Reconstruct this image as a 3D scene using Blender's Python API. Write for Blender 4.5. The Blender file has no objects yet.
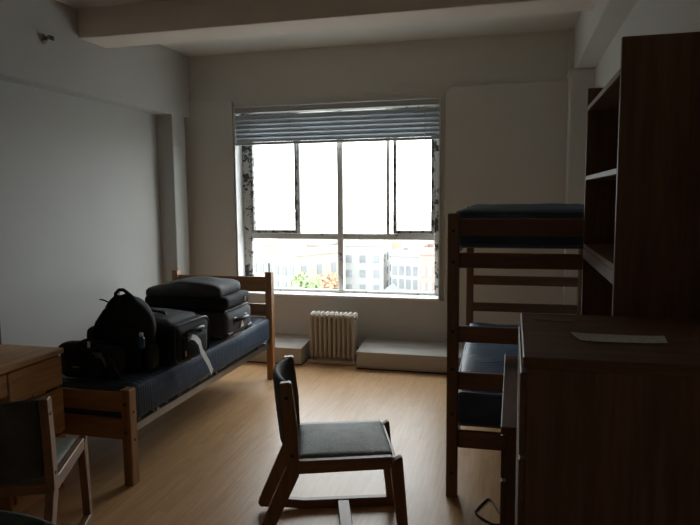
import bpy, bmesh, math, random
from mathutils import Vector, Matrix, noise

random.seed(7)
scene = bpy.context.scene
COL = scene.collection

# ------------------------------------------------------------------ camera
cam_data = bpy.data.cameras.new('camera')
cam_data.sensor_width = 36.0
cam_data.lens = 629.0 * 36.0 / 700.0
cam_data.clip_start = 0.05
cam_data.clip_end = 2000
cam = bpy.data.objects.new('camera', cam_data)
COL.objects.link(cam)
VR = Vector((0.968, 0.250, -0.009)).normalized()
VB = Vector((0.249, -0.963, 0.105))
VB = (VB - VR * VB.dot(VR)).normalized()
VU = VB.cross(VR)
M = Matrix((VR, VU, VB)).transposed().to_4x4()
M.translation = Vector((0, 0, 1.60))
cam.matrix_world = M
scene.camera = cam

# ------------------------------------------------------------------ light
SKY = 9.2
world = bpy.data.worlds.new('overcast_sky')
scene.world = world
world.use_nodes = True
bg = world.node_tree.nodes['Background']
bg.inputs['Color'].default_value = (0.93, 0.97, 1.0, 1)
bg.inputs['Strength'].default_value = SKY

pl = bpy.data.lights.new('window_portal', 'AREA')
pl.shape = 'RECTANGLE'
pl.size = 2.05
pl.size_y = 1.92
pl.cycles.is_portal = True
po = bpy.data.objects.new('window_portal', pl)
po.location = (-1.695, 6.36, 1.55)
po.rotation_euler = (math.radians(-90), 0, 0)   # looks into the room (-Y)
COL.objects.link(po)

vs = scene.view_settings
vs.view_transform = 'Standard'
vs.look = 'None'
vs.gamma = 1.0
vs.exposure = 0.0
vs.use_curve_mapping = False
scene.cycles.use_denoising = True
scene.cycles.max_bounces = 14
scene.cycles.diffuse_bounces = 8
scene.cycles.glossy_bounces = 6
scene.cycles.transparent_max_bounces = 16
scene.cycles.sample_clamp_indirect = 6.0

# ------------------------------------------------------------------ materials
def newmat(name):
    m = bpy.data.materials.new(name)
    m.use_nodes = True
    nt = m.node_tree
    return m, nt, nt.nodes['Principled BSDF']

def N(nt, kind, **inp):
    n = nt.nodes.new(kind)
    for k, v in inp.items():
        k2 = k.replace('_', ' ')
        if k2 in n.inputs:
            n.inputs[k2].default_value = v
    return n

def c4(c):
    return (c[0], c[1], c[2], 1)

def plain(name, col, rough=0.6, var=0.12, scale=30.0, bump=0.0, bscale=200.0, metal=0.0, spec=0.5):
    m, nt, b = newmat(name)
    tc = N(nt, 'ShaderNodeTexCoord')
    nz = N(nt, 'ShaderNodeTexNoise', Scale=scale, Detail=4.0)
    nt.links.new(tc.outputs['Object'], nz.inputs['Vector'])
    mx = N(nt, 'ShaderNodeMix')
    mx.data_type = 'RGBA'
    mx.inputs['A'].default_value = c4([x * (1 - var) for x in col])
    mx.inputs['B'].default_value = c4([min(1, x * (1 + var)) for x in col])
    nt.links.new(nz.outputs['Fac'], mx.inputs['Factor'])
    nt.links.new(mx.outputs['Result'], b.inputs['Base Color'])
    b.inputs['Roughness'].default_value = rough
    b.inputs['Metallic'].default_value = metal
    b.inputs['Specular IOR Level'].default_value = spec
    if bump:
        n2 = N(nt, 'ShaderNodeTexNoise', Scale=bscale, Detail=3.0)
        nt.links.new(tc.outputs['Object'], n2.inputs['Vector'])
        bp = N(nt, 'ShaderNodeBump', Strength=bump, Distance=0.004)
        nt.links.new(n2.outputs['Fac'], bp.inputs['Height'])
        nt.links.new(bp.outputs['Normal'], b.inputs['Normal'])
    return m

def wood(name, dark, light, axis='x', rough=0.42, scale=1.0, spec=0.5):
    m, nt, b = newmat(name)
    tc = N(nt, 'ShaderNodeTexCoord')
    mp = N(nt, 'ShaderNodeMapping')
    s = {'x': (1.5, 22, 22), 'y': (22, 1.5, 22), 'z': (22, 22, 1.5)}[axis]
    mp.inputs['Scale'].default_value = [q * scale for q in s]
    oi = N(nt, 'ShaderNodeObjectInfo')
    nt.links.new(tc.outputs['Object'], mp.inputs['Vector'])
    ad = N(nt, 'ShaderNodeVectorMath')
    ml = N(nt, 'ShaderNodeMath')
    ml.operation = 'MULTIPLY'
    ml.inputs[1].default_value = 37.0
    nt.links.new(oi.outputs['Random'], ml.inputs[0])
    nt.links.new(mp.outputs['Vector'], ad.inputs[0])
    nt.links.new(ml.outputs['Value'], ad.inputs[1])
    nz = N(nt, 'ShaderNodeTexNoise', Scale=1.0, Detail=6.0, Roughness=0.62, Distortion=0.6)
    nt.links.new(ad.outputs['Vector'], nz.inputs['Vector'])
    nf = N(nt, 'ShaderNodeTexNoise', Scale=5.0, Detail=3.0)
    nt.links.new(ad.outputs['Vector'], nf.inputs['Vector'])
    mm = N(nt, 'ShaderNodeMath')
    mm.operation = 'MULTIPLY_ADD'
    mm.inputs[1].default_value = 0.35
    nt.links.new(nf.outputs['Fac'], mm.inputs[0])
    nt.links.new(nz.outputs['Fac'], mm.inputs[2])
    rp = N(nt, 'ShaderNodeValToRGB')
    rp.color_ramp.elements[0].position = 0.45
    rp.color_ramp.elements[0].color = c4(dark)
    rp.color_ramp.elements[1].position = 0.85
    rp.color_ramp.elements[1].color = c4(light)
    nt.links.new(mm.outputs['Value'], rp.inputs['Fac'])
    nt.links.new(rp.outputs['Color'], b.inputs['Base Color'])
    b.inputs['Roughness'].default_value = rough
    b.inputs['Specular IOR Level'].default_value = spec
    bp = N(nt, 'ShaderNodeBump', Strength=0.12, Distance=0.002)
    nt.links.new(mm.outputs['Value'], bp.inputs['Height'])
    nt.links.new(bp.outputs['Normal'], b.inputs['Normal'])
    return m

def fabric(name, col, rough=0.9, wscale=380.0, strength=0.35, sheen=0.0, var=0.25, spec=0.3):
    m, nt, b = newmat(name)
    tc = N(nt, 'ShaderNodeTexCoord')
    nz = N(nt, 'ShaderNodeTexNoise', Scale=wscale, Detail=2.0)
    nt.links.new(tc.outputs['Object'], nz.inputs['Vector'])
    n2 = N(nt, 'ShaderNodeTexNoise', Scale=9.0, Detail=4.0)
    nt.links.new(tc.outputs['Object'], n2.inputs['Vector'])
    av = N(nt, 'ShaderNodeMath')
    av.operation = 'MULTIPLY'
    nt.links.new(nz.outputs['Fac'], av.inputs[0])
    nt.links.new(n2.outputs['Fac'], av.inputs[1])
    rp = N(nt, 'ShaderNodeValToRGB')
    rp.color_ramp.elements[0].position = 0.1
    rp.color_ramp.elements[0].color = c4([x * (1 - var) for x in col])
    rp.color_ramp.elements[1].position = 0.45
    rp.color_ramp.elements[1].color = c4([min(1, x * (1 + var)) for x in col])
    nt.links.new(av.outputs['Value'], rp.inputs['Fac'])
    nt.links.new(rp.outputs['Color'], b.inputs['Base Color'])
    b.inputs['Roughness'].default_value = rough
    b.inputs['Specular IOR Level'].default_value = spec
    if sheen:
        b.inputs['Sheen Weight'].default_value = sheen
    bp = N(nt, 'ShaderNodeBump', Strength=strength, Distance=0.003)
    nt.links.new(nz.outputs['Fac'], bp.inputs['Height'])
    nt.links.new(bp.outputs['Normal'], b.inputs['Normal'])
    return m

def peeling(name, paint, under, amount=0.56, scale=14.0):
    m, nt, b = newmat(name)
    tc = N(nt, 'ShaderNodeTexCoord')
    nz = N(nt, 'ShaderNodeTexNoise', Scale=scale, Detail=8.0, Roughness=0.7)
    nt.links.new(tc.outputs['Object'], nz.inputs['Vector'])
    rp = N(nt, 'ShaderNodeValToRGB')
    rp.color_ramp.elements[0].position = amount
    rp.color_ramp.elements[0].color = c4(paint)
    rp.color_ramp.elements[1].position = amount + 0.03
    rp.color_ramp.elements[1].color = c4(under)
    nt.links.new(nz.outputs['Fac'], rp.inputs['Fac'])
    nt.links.new(rp.outputs['Color'], b.inputs['Base Color'])
    b.inputs['Roughness'].default_value = 0.55
    bp = N(nt, 'ShaderNodeBump', Strength=0.5, Distance=0.003)
    bp.invert = True
    nt.links.new(rp.outputs['Color'], bp.inputs['Height'])
    nt.links.new(bp.outputs['Normal'], b.inputs['Normal'])
    return m

def floor_material():
    m, nt, b = newmat('wood_strip_flooring')
    tc = N(nt, 'ShaderNodeTexCoord')
    mp = N(nt, 'ShaderNodeMapping')
    mp.inputs['Rotation'].default_value = (0, 0, math.radians(90))
    nt.links.new(tc.outputs['Object'], mp.inputs['Vector'])
    br = N(nt, 'ShaderNodeTexBrick', Scale=1.0)
    br.inputs['Color1'].default_value = (0.0, 0.0, 0.0, 1)
    br.inputs['Color2'].default_value = (1.0, 1.0, 1.0, 1)
    br.inputs['Mortar'].default_value = (0.5, 0.5, 0.5, 1)
    br.inputs['Mortar Size'].default_value = 0.0008
    br.inputs['Brick Width'].default_value = 0.42
    br.inputs['Row Height'].default_value = 0.058
    nt.links.new(mp.outputs['Vector'], br.inputs['Vector'])
    mg = N(nt, 'ShaderNodeMapping')
    mg.inputs['Scale'].default_value = (55, 3.2, 10)
    nt.links.new(tc.outputs['Object'], mg.inputs['Vector'])
    nz = N(nt, 'ShaderNodeTexNoise', Scale=1.0, Detail=6.0, Roughness=0.6)
    nt.links.new(mg.outputs['Vector'], nz.inputs['Vector'])
    big = N(nt, 'ShaderNodeTexNoise', Scale=1.3, Detail=3.0)
    nt.links.new(tc.outputs['Object'], big.inputs['Vector'])
    sm = N(nt, 'ShaderNodeMath')
    sm.operation = 'MULTIPLY_ADD'
    sm.inputs[1].default_value = 0.22
    nt.links.new(br.outputs['Color'], sm.inputs[0])
    nt.links.new(nz.outputs['Fac'], sm.inputs[2])
    rp = N(nt, 'ShaderNodeValToRGB')
    rp.color_ramp.elements[0].position = 0.35
    rp.color_ramp.elements[0].color = (0.53, 0.295, 0.135, 1)
    rp.color_ramp.elements[1].position = 0.85
    rp.color_ramp.elements[1].color = (0.70, 0.43, 0.215, 1)
    nt.links.new(sm.outputs['Value'], rp.inputs['Fac'])
    nt.links.new(rp.outputs['Color'], b.inputs['Base Color'])
    rr = N(nt, 'ShaderNodeMapRange')
    rr.inputs['To Min'].default_value = 0.30
    rr.inputs['To Max'].default_value = 0.42
    nt.links.new(big.outputs['Fac'], rr.inputs['Value'])
    nt.links.new(rr.outputs['Result'], b.inputs['Roughness'])
    bp = N(nt, 'ShaderNodeBump', Strength=0.10, Distance=0.002)
    nt.links.new(sm.outputs['Value'], bp.inputs['Height'])
    nt.links.new(bp.outputs['Normal'], b.inputs['Normal'])
    return m

def glass_material():
    m, nt, b = newmat('window_glass')
    nt.nodes.remove(b)
    out = nt.nodes['Material Output']
    tr = N(nt, 'ShaderNodeBsdfTransparent')
    tr.inputs['Color'].default_value = (0.97, 0.985, 0.98, 1)
    gl = N(nt, 'ShaderNodeBsdfGlossy', Roughness=0.03)
    nz = N(nt, 'ShaderNodeTexNoise', Scale=3.0)
    rr = N(nt, 'ShaderNodeMapRange')
    rr.inputs['To Min'].default_value = 0.04
    rr.inputs['To Max'].default_value = 0.07
    nt.links.new(nz.outputs['Fac'], rr.inputs['Value'])
    mx = N(nt, 'ShaderNodeMixShader')
    nt.links.new(rr.outputs['Result'], mx.inputs['Fac'])
    nt.links.new(tr.outputs['BSDF'], mx.inputs[1])
    nt.links.new(gl.outputs['BSDF'], mx.inputs[2])
    nt.links.new(mx.outputs['Shader'], out.inputs['Surface'])
    return m

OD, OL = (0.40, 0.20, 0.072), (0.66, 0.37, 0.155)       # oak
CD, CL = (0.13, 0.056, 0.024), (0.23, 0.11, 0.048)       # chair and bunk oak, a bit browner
WD = {a: wood('oak_' + a, OD, OL, a) for a in 'xyz'}
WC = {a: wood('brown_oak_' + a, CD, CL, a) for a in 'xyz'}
WB = {a: wood('bed_oak_' + a, (0.25, 0.118, 0.044), (0.43, 0.22, 0.09), a) for a in 'xyz'}  # oak darkened for the bed, shade on faces turned from the window included
WH = {a: wood('chair_oak_' + a, (0.17, 0.078, 0.030), (0.30, 0.148, 0.062), a) for a in 'xyz'}
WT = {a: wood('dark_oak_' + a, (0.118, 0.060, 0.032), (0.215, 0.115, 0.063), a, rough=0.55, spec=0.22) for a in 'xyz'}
MT = {
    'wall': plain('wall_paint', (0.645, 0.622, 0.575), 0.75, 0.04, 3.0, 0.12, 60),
    'wall_l': plain('dimmed_wall_paint', (0.455, 0.452, 0.432), 0.75, 0.04, 3.0, 0.12, 60),  # wall paint darkened for the left side, standing in for weaker light there
    'ceil': plain('ceiling_paint', (0.67, 0.645, 0.59), 0.8, 0.04, 3.0, 0.12, 60),
    'beam': plain('beam_paint', (0.72, 0.635, 0.55), 0.8, 0.05, 3.0, 0.12, 60),
    'sill': plain('sill_paint', (0.78, 0.78, 0.76), 0.45, 0.05, 20, 0.1, 60),
    'reveal': peeling('reveal_paint', (0.74, 0.75, 0.74), (0.25, 0.23, 0.2), 0.70, 9),
    'frame': peeling('peeling_frame_paint', (0.74, 0.73, 0.69), (0.07, 0.065, 0.06), 0.60, 11),
    'stile': peeling('flaking_stile_paint', (0.55, 0.54, 0.51), (0.03, 0.028, 0.026), 0.50, 13),
    'sash': peeling('worn_sash_paint', (0.34, 0.33, 0.31), (0.03, 0.028, 0.026), 0.49, 16),
    'ledge': plain('ledge_paint', (0.50, 0.47, 0.43), 0.5, 0.06, 6, 0.08, 80),
    'rad': plain('radiator_paint', (0.50, 0.45, 0.38), 0.42, 0.06, 12, 0.08, 90),
    'blind': plain('blind_slat', (0.42, 0.46, 0.50), 0.45, 0.05, 5),
    'blindrail': plain('blind_rail', (0.40, 0.41, 0.41), 0.5, 0.05, 5),
    'cord': plain('blind_cord', (0.6, 0.6, 0.58), 0.8),
    'floor': floor_material(),
    'glass': glass_material(),
    'navy': fabric('navy_ticking', (0.062, 0.102, 0.168), 0.5, 260, 0.2, var=0.2),
    'green': fabric('green_upholstery', (0.235, 0.255, 0.218), 0.6, 220, 0.8, 0.0, 0.55, 0.5),
    'green_shaded': fabric('shaded_green_upholstery', (0.070, 0.082, 0.070), 0.7, 220, 0.8, 0.0, 0.5, 0.4),  # backrest copy of the upholstery, shade away from the window put into its colour
    'black': fabric('black_nylon', (0.012, 0.013, 0.015), 0.75, 420, 0.3),
    'char': fabric('charcoal_nylon', (0.070, 0.075, 0.080), 0.65, 420, 0.3),
    'trimb': plain('black_plastic', (0.014, 0.014, 0.016), 0.4),
    'steel': plain('dark_steel', (0.26, 0.25, 0.24), 0.36, 0.15, 40, metal=0.9),
    'chrome': plain('bright_metal', (0.6, 0.6, 0.6), 0.25, 0.1, 40, metal=1.0),
    'brass': plain('aged_metal', (0.18, 0.16, 0.12), 0.4, 0.1, 40, metal=0.9),
    'bolt': plain('bolt_black', (0.02, 0.018, 0.016), 0.5),
    'tag': plain('white_tag_paper', (0.78, 0.78, 0.76), 0.6, 0.04),
    'yellow': plain('dull_yellow_patch', (0.22, 0.17, 0.03), 0.7),
    'grey': plain('grey_webbing', (0.11, 0.11, 0.12), 0.8),
    'blue': plain('blue_bottle', (0.03, 0.09, 0.16), 0.25),
    'white': plain('white_plastic', (0.7, 0.72, 0.74), 0.35),
    'strip': plain('tan_card', (0.20, 0.11, 0.06), 0.6),
    'rubber': plain('black_rubber', (0.01, 0.01, 0.01), 0.6),
}

def paper_material():
    m, nt, b = newmat('printed_paper')
    tc = N(nt, 'ShaderNodeTexCoord')
    mp = N(nt, 'ShaderNodeMapping')
    mp.inputs['Scale'].default_value = (60, 34, 1)
    nt.links.new(tc.outputs['Object'], mp.inputs['Vector'])
    wv = N(nt, 'ShaderNodeTexWave', Scale=1.0)
    wv.bands_direction = 'Y'
    nt.links.new(mp.outputs['Vector'], wv.inputs['Vector'])
    nz = N(nt, 'ShaderNodeTexNoise', Scale=1.0, Detail=1.0)
    nt.links.new(mp.outputs['Vector'], nz.inputs['Vector'])
    mu = N(nt, 'ShaderNodeMath')
    mu.operation = 'MULTIPLY'
    nt.links.new(wv.outputs['Fac'], mu.inputs[0])
    nt.links.new(nz.outputs['Fac'], mu.inputs[1])
    rp = N(nt, 'ShaderNodeValToRGB')
    rp.color_ramp.elements[0].position = 0.42
    rp.color_ramp.elements[0].color = (0.62, 0.62, 0.60, 1)
    rp.color_ramp.elements[1].position = 0.50
    rp.color_ramp.elements[1].color = (0.38, 0.38, 0.38, 1)
    nt.links.new(mu.outputs['Value'], rp.inputs['Fac'])
    nt.links.new(rp.outputs['Color'], b.inputs['Base Color'])
    b.inputs['Roughness'].default_value = 0.7
    return m
MT['paper'] = paper_material()

def slat_material():
    m, nt, b = newmat('blind_vinyl')
    out = nt.nodes['Material Output']
    b.inputs['Base Color'].default_value = (0.44, 0.48, 0.51, 1)
    b.inputs['Roughness'].default_value = 0.4
    tl = N(nt, 'ShaderNodeBsdfTranslucent')
    nz = N(nt, 'ShaderNodeTexNoise', Scale=4.0)
    rp = N(nt, 'ShaderNodeValToRGB')
    rp.color_ramp.elements[0].color = (0.40, 0.45, 0.49, 1)
    rp.color_ramp.elements[1].color = (0.46, 0.50, 0.54, 1)
    nt.links.new(nz.outputs['Fac'], rp.inputs['Fac'])
    nt.links.new(rp.outputs['Color'], tl.inputs['Color'])
    mx = N(nt, 'ShaderNodeMixShader')
    mx.inputs['Fac'].default_value = 0.07
    nt.links.new(b.outputs['BSDF'], mx.inputs[1])
    nt.links.new(tl.outputs['BSDF'], mx.inputs[2])
    nt.links.new(mx.outputs['Shader'], out.inputs['Surface'])
    return m
MT['blind'] = slat_material()

def thin_paper():
    m, nt, b = newmat('thin_tag_paper')
    out = nt.nodes['Material Output']
    nz = N(nt, 'ShaderNodeTexNoise', Scale=60.0)
    rp = N(nt, 'ShaderNodeValToRGB')
    rp.color_ramp.elements[0].color = (0.80, 0.80, 0.79, 1)
    rp.color_ramp.elements[1].color = (0.90, 0.90, 0.89, 1)
    nt.links.new(nz.outputs['Fac'], rp.inputs['Fac'])
    nt.links.new(rp.outputs['Color'], b.inputs['Base Color'])
    tl = N(nt, 'ShaderNodeBsdfTranslucent')
    nt.links.new(rp.outputs['Color'], tl.inputs['Color'])
    mx = N(nt, 'ShaderNodeMixShader')
    mx.inputs['Fac'].default_value = 0.45
    nt.links.new(b.outputs['BSDF'], mx.inputs[1])
    nt.links.new(tl.outputs['BSDF'], mx.inputs[2])
    nt.links.new(mx.outputs['Shader'], out.inputs['Surface'])
    return m
MT['thin'] = thin_paper()

# ------------------------------------------------------------------ mesh helpers
def merge(bm, tmp):
    me = bpy.data.meshes.new('tmp')
    tmp.to_mesh(me)
    tmp.free()
    bm.from_mesh(me)
    bpy.data.meshes.remove(me)

def box(bm, x0, x1, y0, y1, z0, z1, bev=0.0, seg=1):
    t = bmesh.new()
    bmesh.ops.create_cube(t, size=1.0)
    for v in t.verts:
        v.co = Vector(((x0 + x1) / 2 + v.co.x * (x1 - x0), (y0 + y1) / 2 + v.co.y * (y1 - y0), (z0 + z1) / 2 + v.co.z * (z1 - z0)))
    if bev:
        bmesh.ops.bevel(t, geom=t.edges[:], offset=bev, segments=seg, affect='EDGES', profile=0.5)
    merge(bm, t)
    return bm

def prism(bm, poly, y0, y1, bev=0.0, plane='xz'):
    """polygon in a plane, extruded along the third axis"""
    t = bmesh.new()
    def P(a, b, c):
        return {'xz': (a, c, b), 'yz': (c, a, b), 'xy': (a, b, c)}[plane]
    vs0 = [t.verts.new(P(a, b, y0)) for a, b in poly]
    vs1 = [t.verts.new(P(a, b, y1)) for a, b in poly]
    n = len(poly)
    t.faces.new(vs0)
    t.faces.new(vs1[::-1])
    for i in range(n):
        t.faces.new((vs0[i], vs1[i], vs1[(i + 1) % n], vs0[(i + 1) % n]))
    bmesh.ops.recalc_face_normals(t, faces=t.faces[:])
    if bev:
        bmesh.ops.bevel(t, geom=t.edges[:], offset=bev, segments=1, affect='EDGES', profile=0.5)
    merge(bm, t)
    return bm

def tube(bm, pts, r, seg=8, closed=False, flat=1.0):
    pts = [Vector(p) for p in pts]
    n = len(pts)
    rings = []
    up = Vector((0, 0, 1))
    prev = None
    for i, p in enumerate(pts):
        if closed:
            d = pts[(i + 1) % n] - pts[i - 1]
        else:
            d = pts[min(i + 1, n - 1)] - pts[max(i - 1, 0)]
        d.normalize()
        a = d.cross(up if prev is None else prev.cross(d).cross(d) * -1 if False else up)
        if a.length < 1e-3:
            a = d.cross(Vector((1, 0, 0)))
        a.normalize()
        if prev is not None and a.dot(prev) < 0:
            a.negate()
        prev = a.copy()
        b = d.cross(a).normalized()
        rr = r[i] if isinstance(r, (list, tuple)) else r
        rings.append([bm.verts.new(p + a * rr * math.cos(2 * math.pi * k / seg) + b * rr * flat * math.sin(2 * math.pi * k / seg)) for k in range(seg)])
    m = n if closed else n - 1
    for i in range(m):
        A, B = rings[i], rings[(i + 1) % n]
        for k in range(seg):
            bm.faces.new((A[k], A[(k + 1) % seg], B[(k + 1) % seg], B[k]))
    if not closed:
        bm.faces.new(rings[0][::-1])
        bm.faces.new(rings[-1])
    return bm

def lathe(bm, prof, cx=0, cy=0, seg=14, axis='z'):
    rings = []
    for r, h in prof:
        ring = []
        for k in range(seg):
            a = 2 * math.pi * k / seg
            u, v = r * math.cos(a), r * math.sin(a)
            ring.append(bm.verts.new({'z': (cx + u, cy + v, h), 'x': (h, cx + u, cy + v), 'y': (cx + u, h, cy + v)}[axis]))
        rings.append(ring)
    for A, B in zip(rings, rings[1:]):
        for k in range(seg):
            bm.faces.new((A[k], A[(k + 1) % seg], B[(k + 1) % seg], B[k]))
    bm.faces.new(rings[0][::-1])
    bm.faces.new(rings[-1])
    return bm

def soft(bm, c, d, r, n=(12, 12, 6), bulge=0.0, wob=0.0, fn=None, seed=0.0):
    """rounded, bulging box: c centre, d full size, r edge radius, fn(v, unit) extra shaping"""
    t = bmesh.new()
    h = Vector(d) / 2
    cache = {}
    def vert(u):
        key = tuple(round(q, 6) for q in u)
        if key in cache:
            return cache[key]
        p = Vector((u[0] * h.x, u[1] * h.y, u[2] * h.z))
        inner = Vector([max(-(h[i] - r), min(h[i] - r, p[i])) for i in range(3)])
        off = p - inner
        if off.length > 1e-9:
            p = inner + off.normalized() * r
        if bulge:
            for i in range(3):
                if abs(abs(u[i]) - 1) < 1e-6:
                    j, k = (i + 1) % 3, (i + 2) % 3
                    p[i] += math.copysign(bulge * (1 - u[j] ** 2) * (1 - u[k] ** 2), u[i])
        if wob:
            p += noise.noise_vector(p * 7.0 + Vector((seed, seed * 2, 0))) * wob
        if fn:
            p = fn(p, u)
        v = t.verts.new(p + Vector(c))
        cache[key] = v
        return v
    def lin(k):
        # denser near the edges so the rounding stays smooth
        return [math.sin((-0.5 + i / k) * math.pi) * 0.35 + (-1 + 2 * i / k) * 0.65 for i in range(k + 1)]
    for i in range(3):
        j, k = (i + 1) % 3, (i + 2) % 3
        U, V = lin(n[j]), lin(n[k])
        for s in (-1, 1):
            for a in range(n[j]):
                for b in range(n[k]):
                    q = []
                    for (x, y) in ((a, b), (a + 1, b), (a + 1, b + 1), (a, b + 1)):
                        u = [0, 0, 0]
                        u[i], u[j], u[k] = s, U[x], V[y]
                        q.append(vert(u))
                    if s < 0:
                        q.reverse()
                    try:
                        t.faces.new(q)
                    except ValueError:
                        pass
    merge(bm, t)
    return bm

def obj(name, bm, mat, parent=None, smooth=False, loc=None):
    me = bpy.data.meshes.new(name)
    bm.to_mesh(me)
    bm.free()
    me.materials.append(mat)
    if smooth:
        me.polygons.foreach_set('use_smooth', [True] * len(me.polygons))
    o = bpy.data.objects.new(name, me)
    COL.objects.link(o)
    if parent:
        o.parent = parent
    if loc:
        o.location = loc
    return o

def B(*a, **k):
    return box(bmesh.new(), *a, **k)

def tag(o, label, cat, group=None):
    o['label'] = label
    o['category'] = cat
    if group:
        o['group'] = group
    return o

def thing(name, label, cat, loc=(0, 0, 0), rz=0.0, group=None):
    o = bpy.data.objects.new(name, None)
    o.empty_display_size = 0.1
    COL.objects.link(o)
    o.location = loc
    o.rotation_euler = (0, 0, rz)
    return tag(o, label, cat, group)

def struct(o):
    o['kind'] = 'structure'
    return o

def copy_tree(o, parent=None):
    c = o.copy()
    COL.objects.link(c)
    if parent:
        c.parent = parent
    for ch in list(o.children):
        copy_tree(ch, c)
    return c

# ------------------------------------------------------------------ room shell
XL, XR, YB, YF, ZC = -3.405, 0.64, 6.0, -1.3, 3.03
struct(obj('floor', B(XL - .2, XR + .2, YF - .2, YB + .3, -0.15, 0.0), MT['floor']))
ceiling = struct(obj('ceiling', B(XL - .2, XR + .2, YF - .2, YB + .3, ZC, ZC + .15), MT['ceil']))
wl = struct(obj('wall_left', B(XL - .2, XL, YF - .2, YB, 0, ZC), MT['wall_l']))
wr = struct(obj('wall_right', B(XR, XR + .2, YF - .2, YB, 0, ZC), MT['wall']))
struct(obj('wall_front', B(XL, XR, YF - .2, YF, 0, ZC), MT['wall']))
# beams and pilasters
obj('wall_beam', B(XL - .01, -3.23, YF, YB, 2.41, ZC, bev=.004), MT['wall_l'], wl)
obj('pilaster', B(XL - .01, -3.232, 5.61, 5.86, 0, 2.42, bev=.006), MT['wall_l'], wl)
obj('ceiling_beam', B(-3.24, XR, 4.28, 4.62, 2.815, ZC + .01, bev=.005), MT['beam'], ceiling)
obj('wall_beam', B(.492, XR + .01, YF, YB, 2.65, ZC, bev=.004), MT['wall'], wr)
bm = B(.45, XR + .01, 5.74, YB, 0, 2.63, bev=.006)
box(bm, .44, XR + .01, 5.73, YB, 2.60, 2.65, bev=.008)
obj('pilaster', bm, MT['wall'], wr)
obj('pipe_chase', B(.445, .50, 5.93, YB, 2.6, ZC, bev=.006), MT['wall'], wr)
# back wall with the window opening
OX0, OX1, OZ0, OZ1 = -2.742, -0.67, 0.60, 2.50
bm = B(XL - .2, OX0, YB, YB + .3, 0, ZC)
box(bm, OX1, XR + .2, YB, YB + .3, 0, ZC)
box(bm, OX0, OX1, YB, YB + .3, OZ1, ZC)
box(bm, OX0, OX1, YB, YB + .3, 0, OZ0)
wb = struct(obj('wall_back', bm, MT['wall']))
bm = bmesh.new()
prism(bm, [(-3.45, 0), (OX0 - .012, 0), (OX0 - .012, 2.545), (OX0 - .05, 2.585), (-3.45, 2.585)], 5.95, YB + .005, .004)
prism(bm, [(-.62, 0), (.66, 0), (.66, 2.595), (-.57, 2.585), (-.62, 2.54)], 5.95, YB + .005, .004)
box(bm, OX0 - .02, -.61, 5.95, YB + .005, 0, OZ0 - .002)
obj('furring_panel', bm, MT['wall'], wb)
# plaster reveal lining of the opening
bm = B(OX0 - .002, OX0 + .008, 5.955, 6.30, OZ0, OZ1)
obj('reveal', bm, MT['reveal'], wb)
obj('reveal', B(OX1 - .008, OX1 + .002, 5.955, 6.30, OZ0, OZ1), MT['reveal'], wb)
# boxed pipe ledge along the foot of the back wall
def ledge(n, x0, x1):
    o = struct(obj('trim_%d' % n, B(x0, x1, 5.545, 5.951, 0.012, .155, bev=.003), MT['ledge']))
    obj('lid', prism(bmesh.new(), [(5.538, .150), (5.538, .166), (5.951, .206), (5.951, .152)], x0 - .002, x1 + .002, .003, 'yz'), MT['ledge'], o)
    obj('plinth', B(x0, x1, 5.552, 5.95, 0, .014), MT['bolt'], o)
ledge(1, -3.22, -1.925)
ledge(2, -1.385, .44)

# ------------------------------------------------------------------ window
w1 = bpy.data.objects.new('window_1', None)
COL.objects.link(w1)
w1.location = (0, 0, 0)
struct(w1)
FY0, FY1 = 6.12, 6.17
def vbar(name, x0, x1, z0, z1, mat='frame', y0=FY0, y1=FY1, par=None):
    return obj(name, B(x0, x1, y0, y1, z0, z1, bev=.006), MT[mat], par or w1)
vbar('frame_stile', OX0 + .006, -2.645, OZ0 + .02, OZ1, 'stile')
vbar('frame_stile', -.735, OX1 - .006, OZ0 + .02, OZ1, 'stile')
vbar('frame_head', -2.645, -.735, 2.44, OZ1)
vbar('frame_foot', -2.645, -.735, OZ0 + .018, .648)
vbar('mullion', -1.712, -1.652, .648, 2.44, 'frame', FY0 - .012, FY1)
vbar('transom', -2.645, -1.712, 1.165, 1.225, 'frame', FY0 - .006, FY1 + .002)
vbar('transom', -1.652, -.735, 1.165, 1.225, 'frame', FY0 - .006, FY1 + .002)
vbar('glazing_bar', -1.213, -1.183, 1.225, 2.44, 'frame')
vbar('glazing_bar', -2.128, -2.108, 1.225, 2.44, 'frame')
def pane(x0, x1, z0, z1, par=None):
    obj('pane', B(x0, x1, 6.147, 6.151, z0, z1), MT['glass'], par or w1)
pane(-2.645, -1.712, .648, 1.165)
pane(-1.652, -.735, .648, 1.165)
pane(-2.108, -1.712, 1.225, 2.44)
pane(-1.652, -1.213, 1.225, 2.44)
pane(-1.183, -1.142, 1.225, 2.44)
def sash(x0, x1, handle_x):
    s = obj('sash', bmesh_frame(x0, x1, 1.228, 2.438, .030, FY0 - .018, FY1 - .01), MT['sash'], w1)
    pane(x0 + .03, x1 - .03, 1.258, 2.408, s)
    bm = B(handle_x - .012, handle_x + .012, 6.075, 6.103, 1.56, 1.60, bev=.004)
    box(bm, handle_x - .007, handle_x + .007, 6.062, 6.078, 1.47, 1.60, bev=.004)
    obj('latch', bm, MT['bolt'], s)
    for z in (1.36, 2.30):
        hx = x0 if handle_x > (x0 + x1) / 2 else x1
        obj('hinge', lathe(bmesh.new(), [(.009, z - .045), (.009, z + .045)], hx, 6.098, 8), MT['sash'], s)
def bmesh_frame(x0, x1, z0, z1, t, y0, y1):
    bm = bmesh.new()
    box(bm, x0, x0 + t, y0, y1, z0, z1, bev=.004)
    box(bm, x1 - t, x1, y0, y1, z0, z1, bev=.004)
    box(bm, x0 + t, x1 - t, y0 + .001, y1, z0, z0 + t, bev=.004)
    box(bm, x0 + t, x1 - t, y0 + .001, y1, z1 - t, z1, bev=.004)
    return bm
sash(-2.642, -2.130, -2.145)
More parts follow.
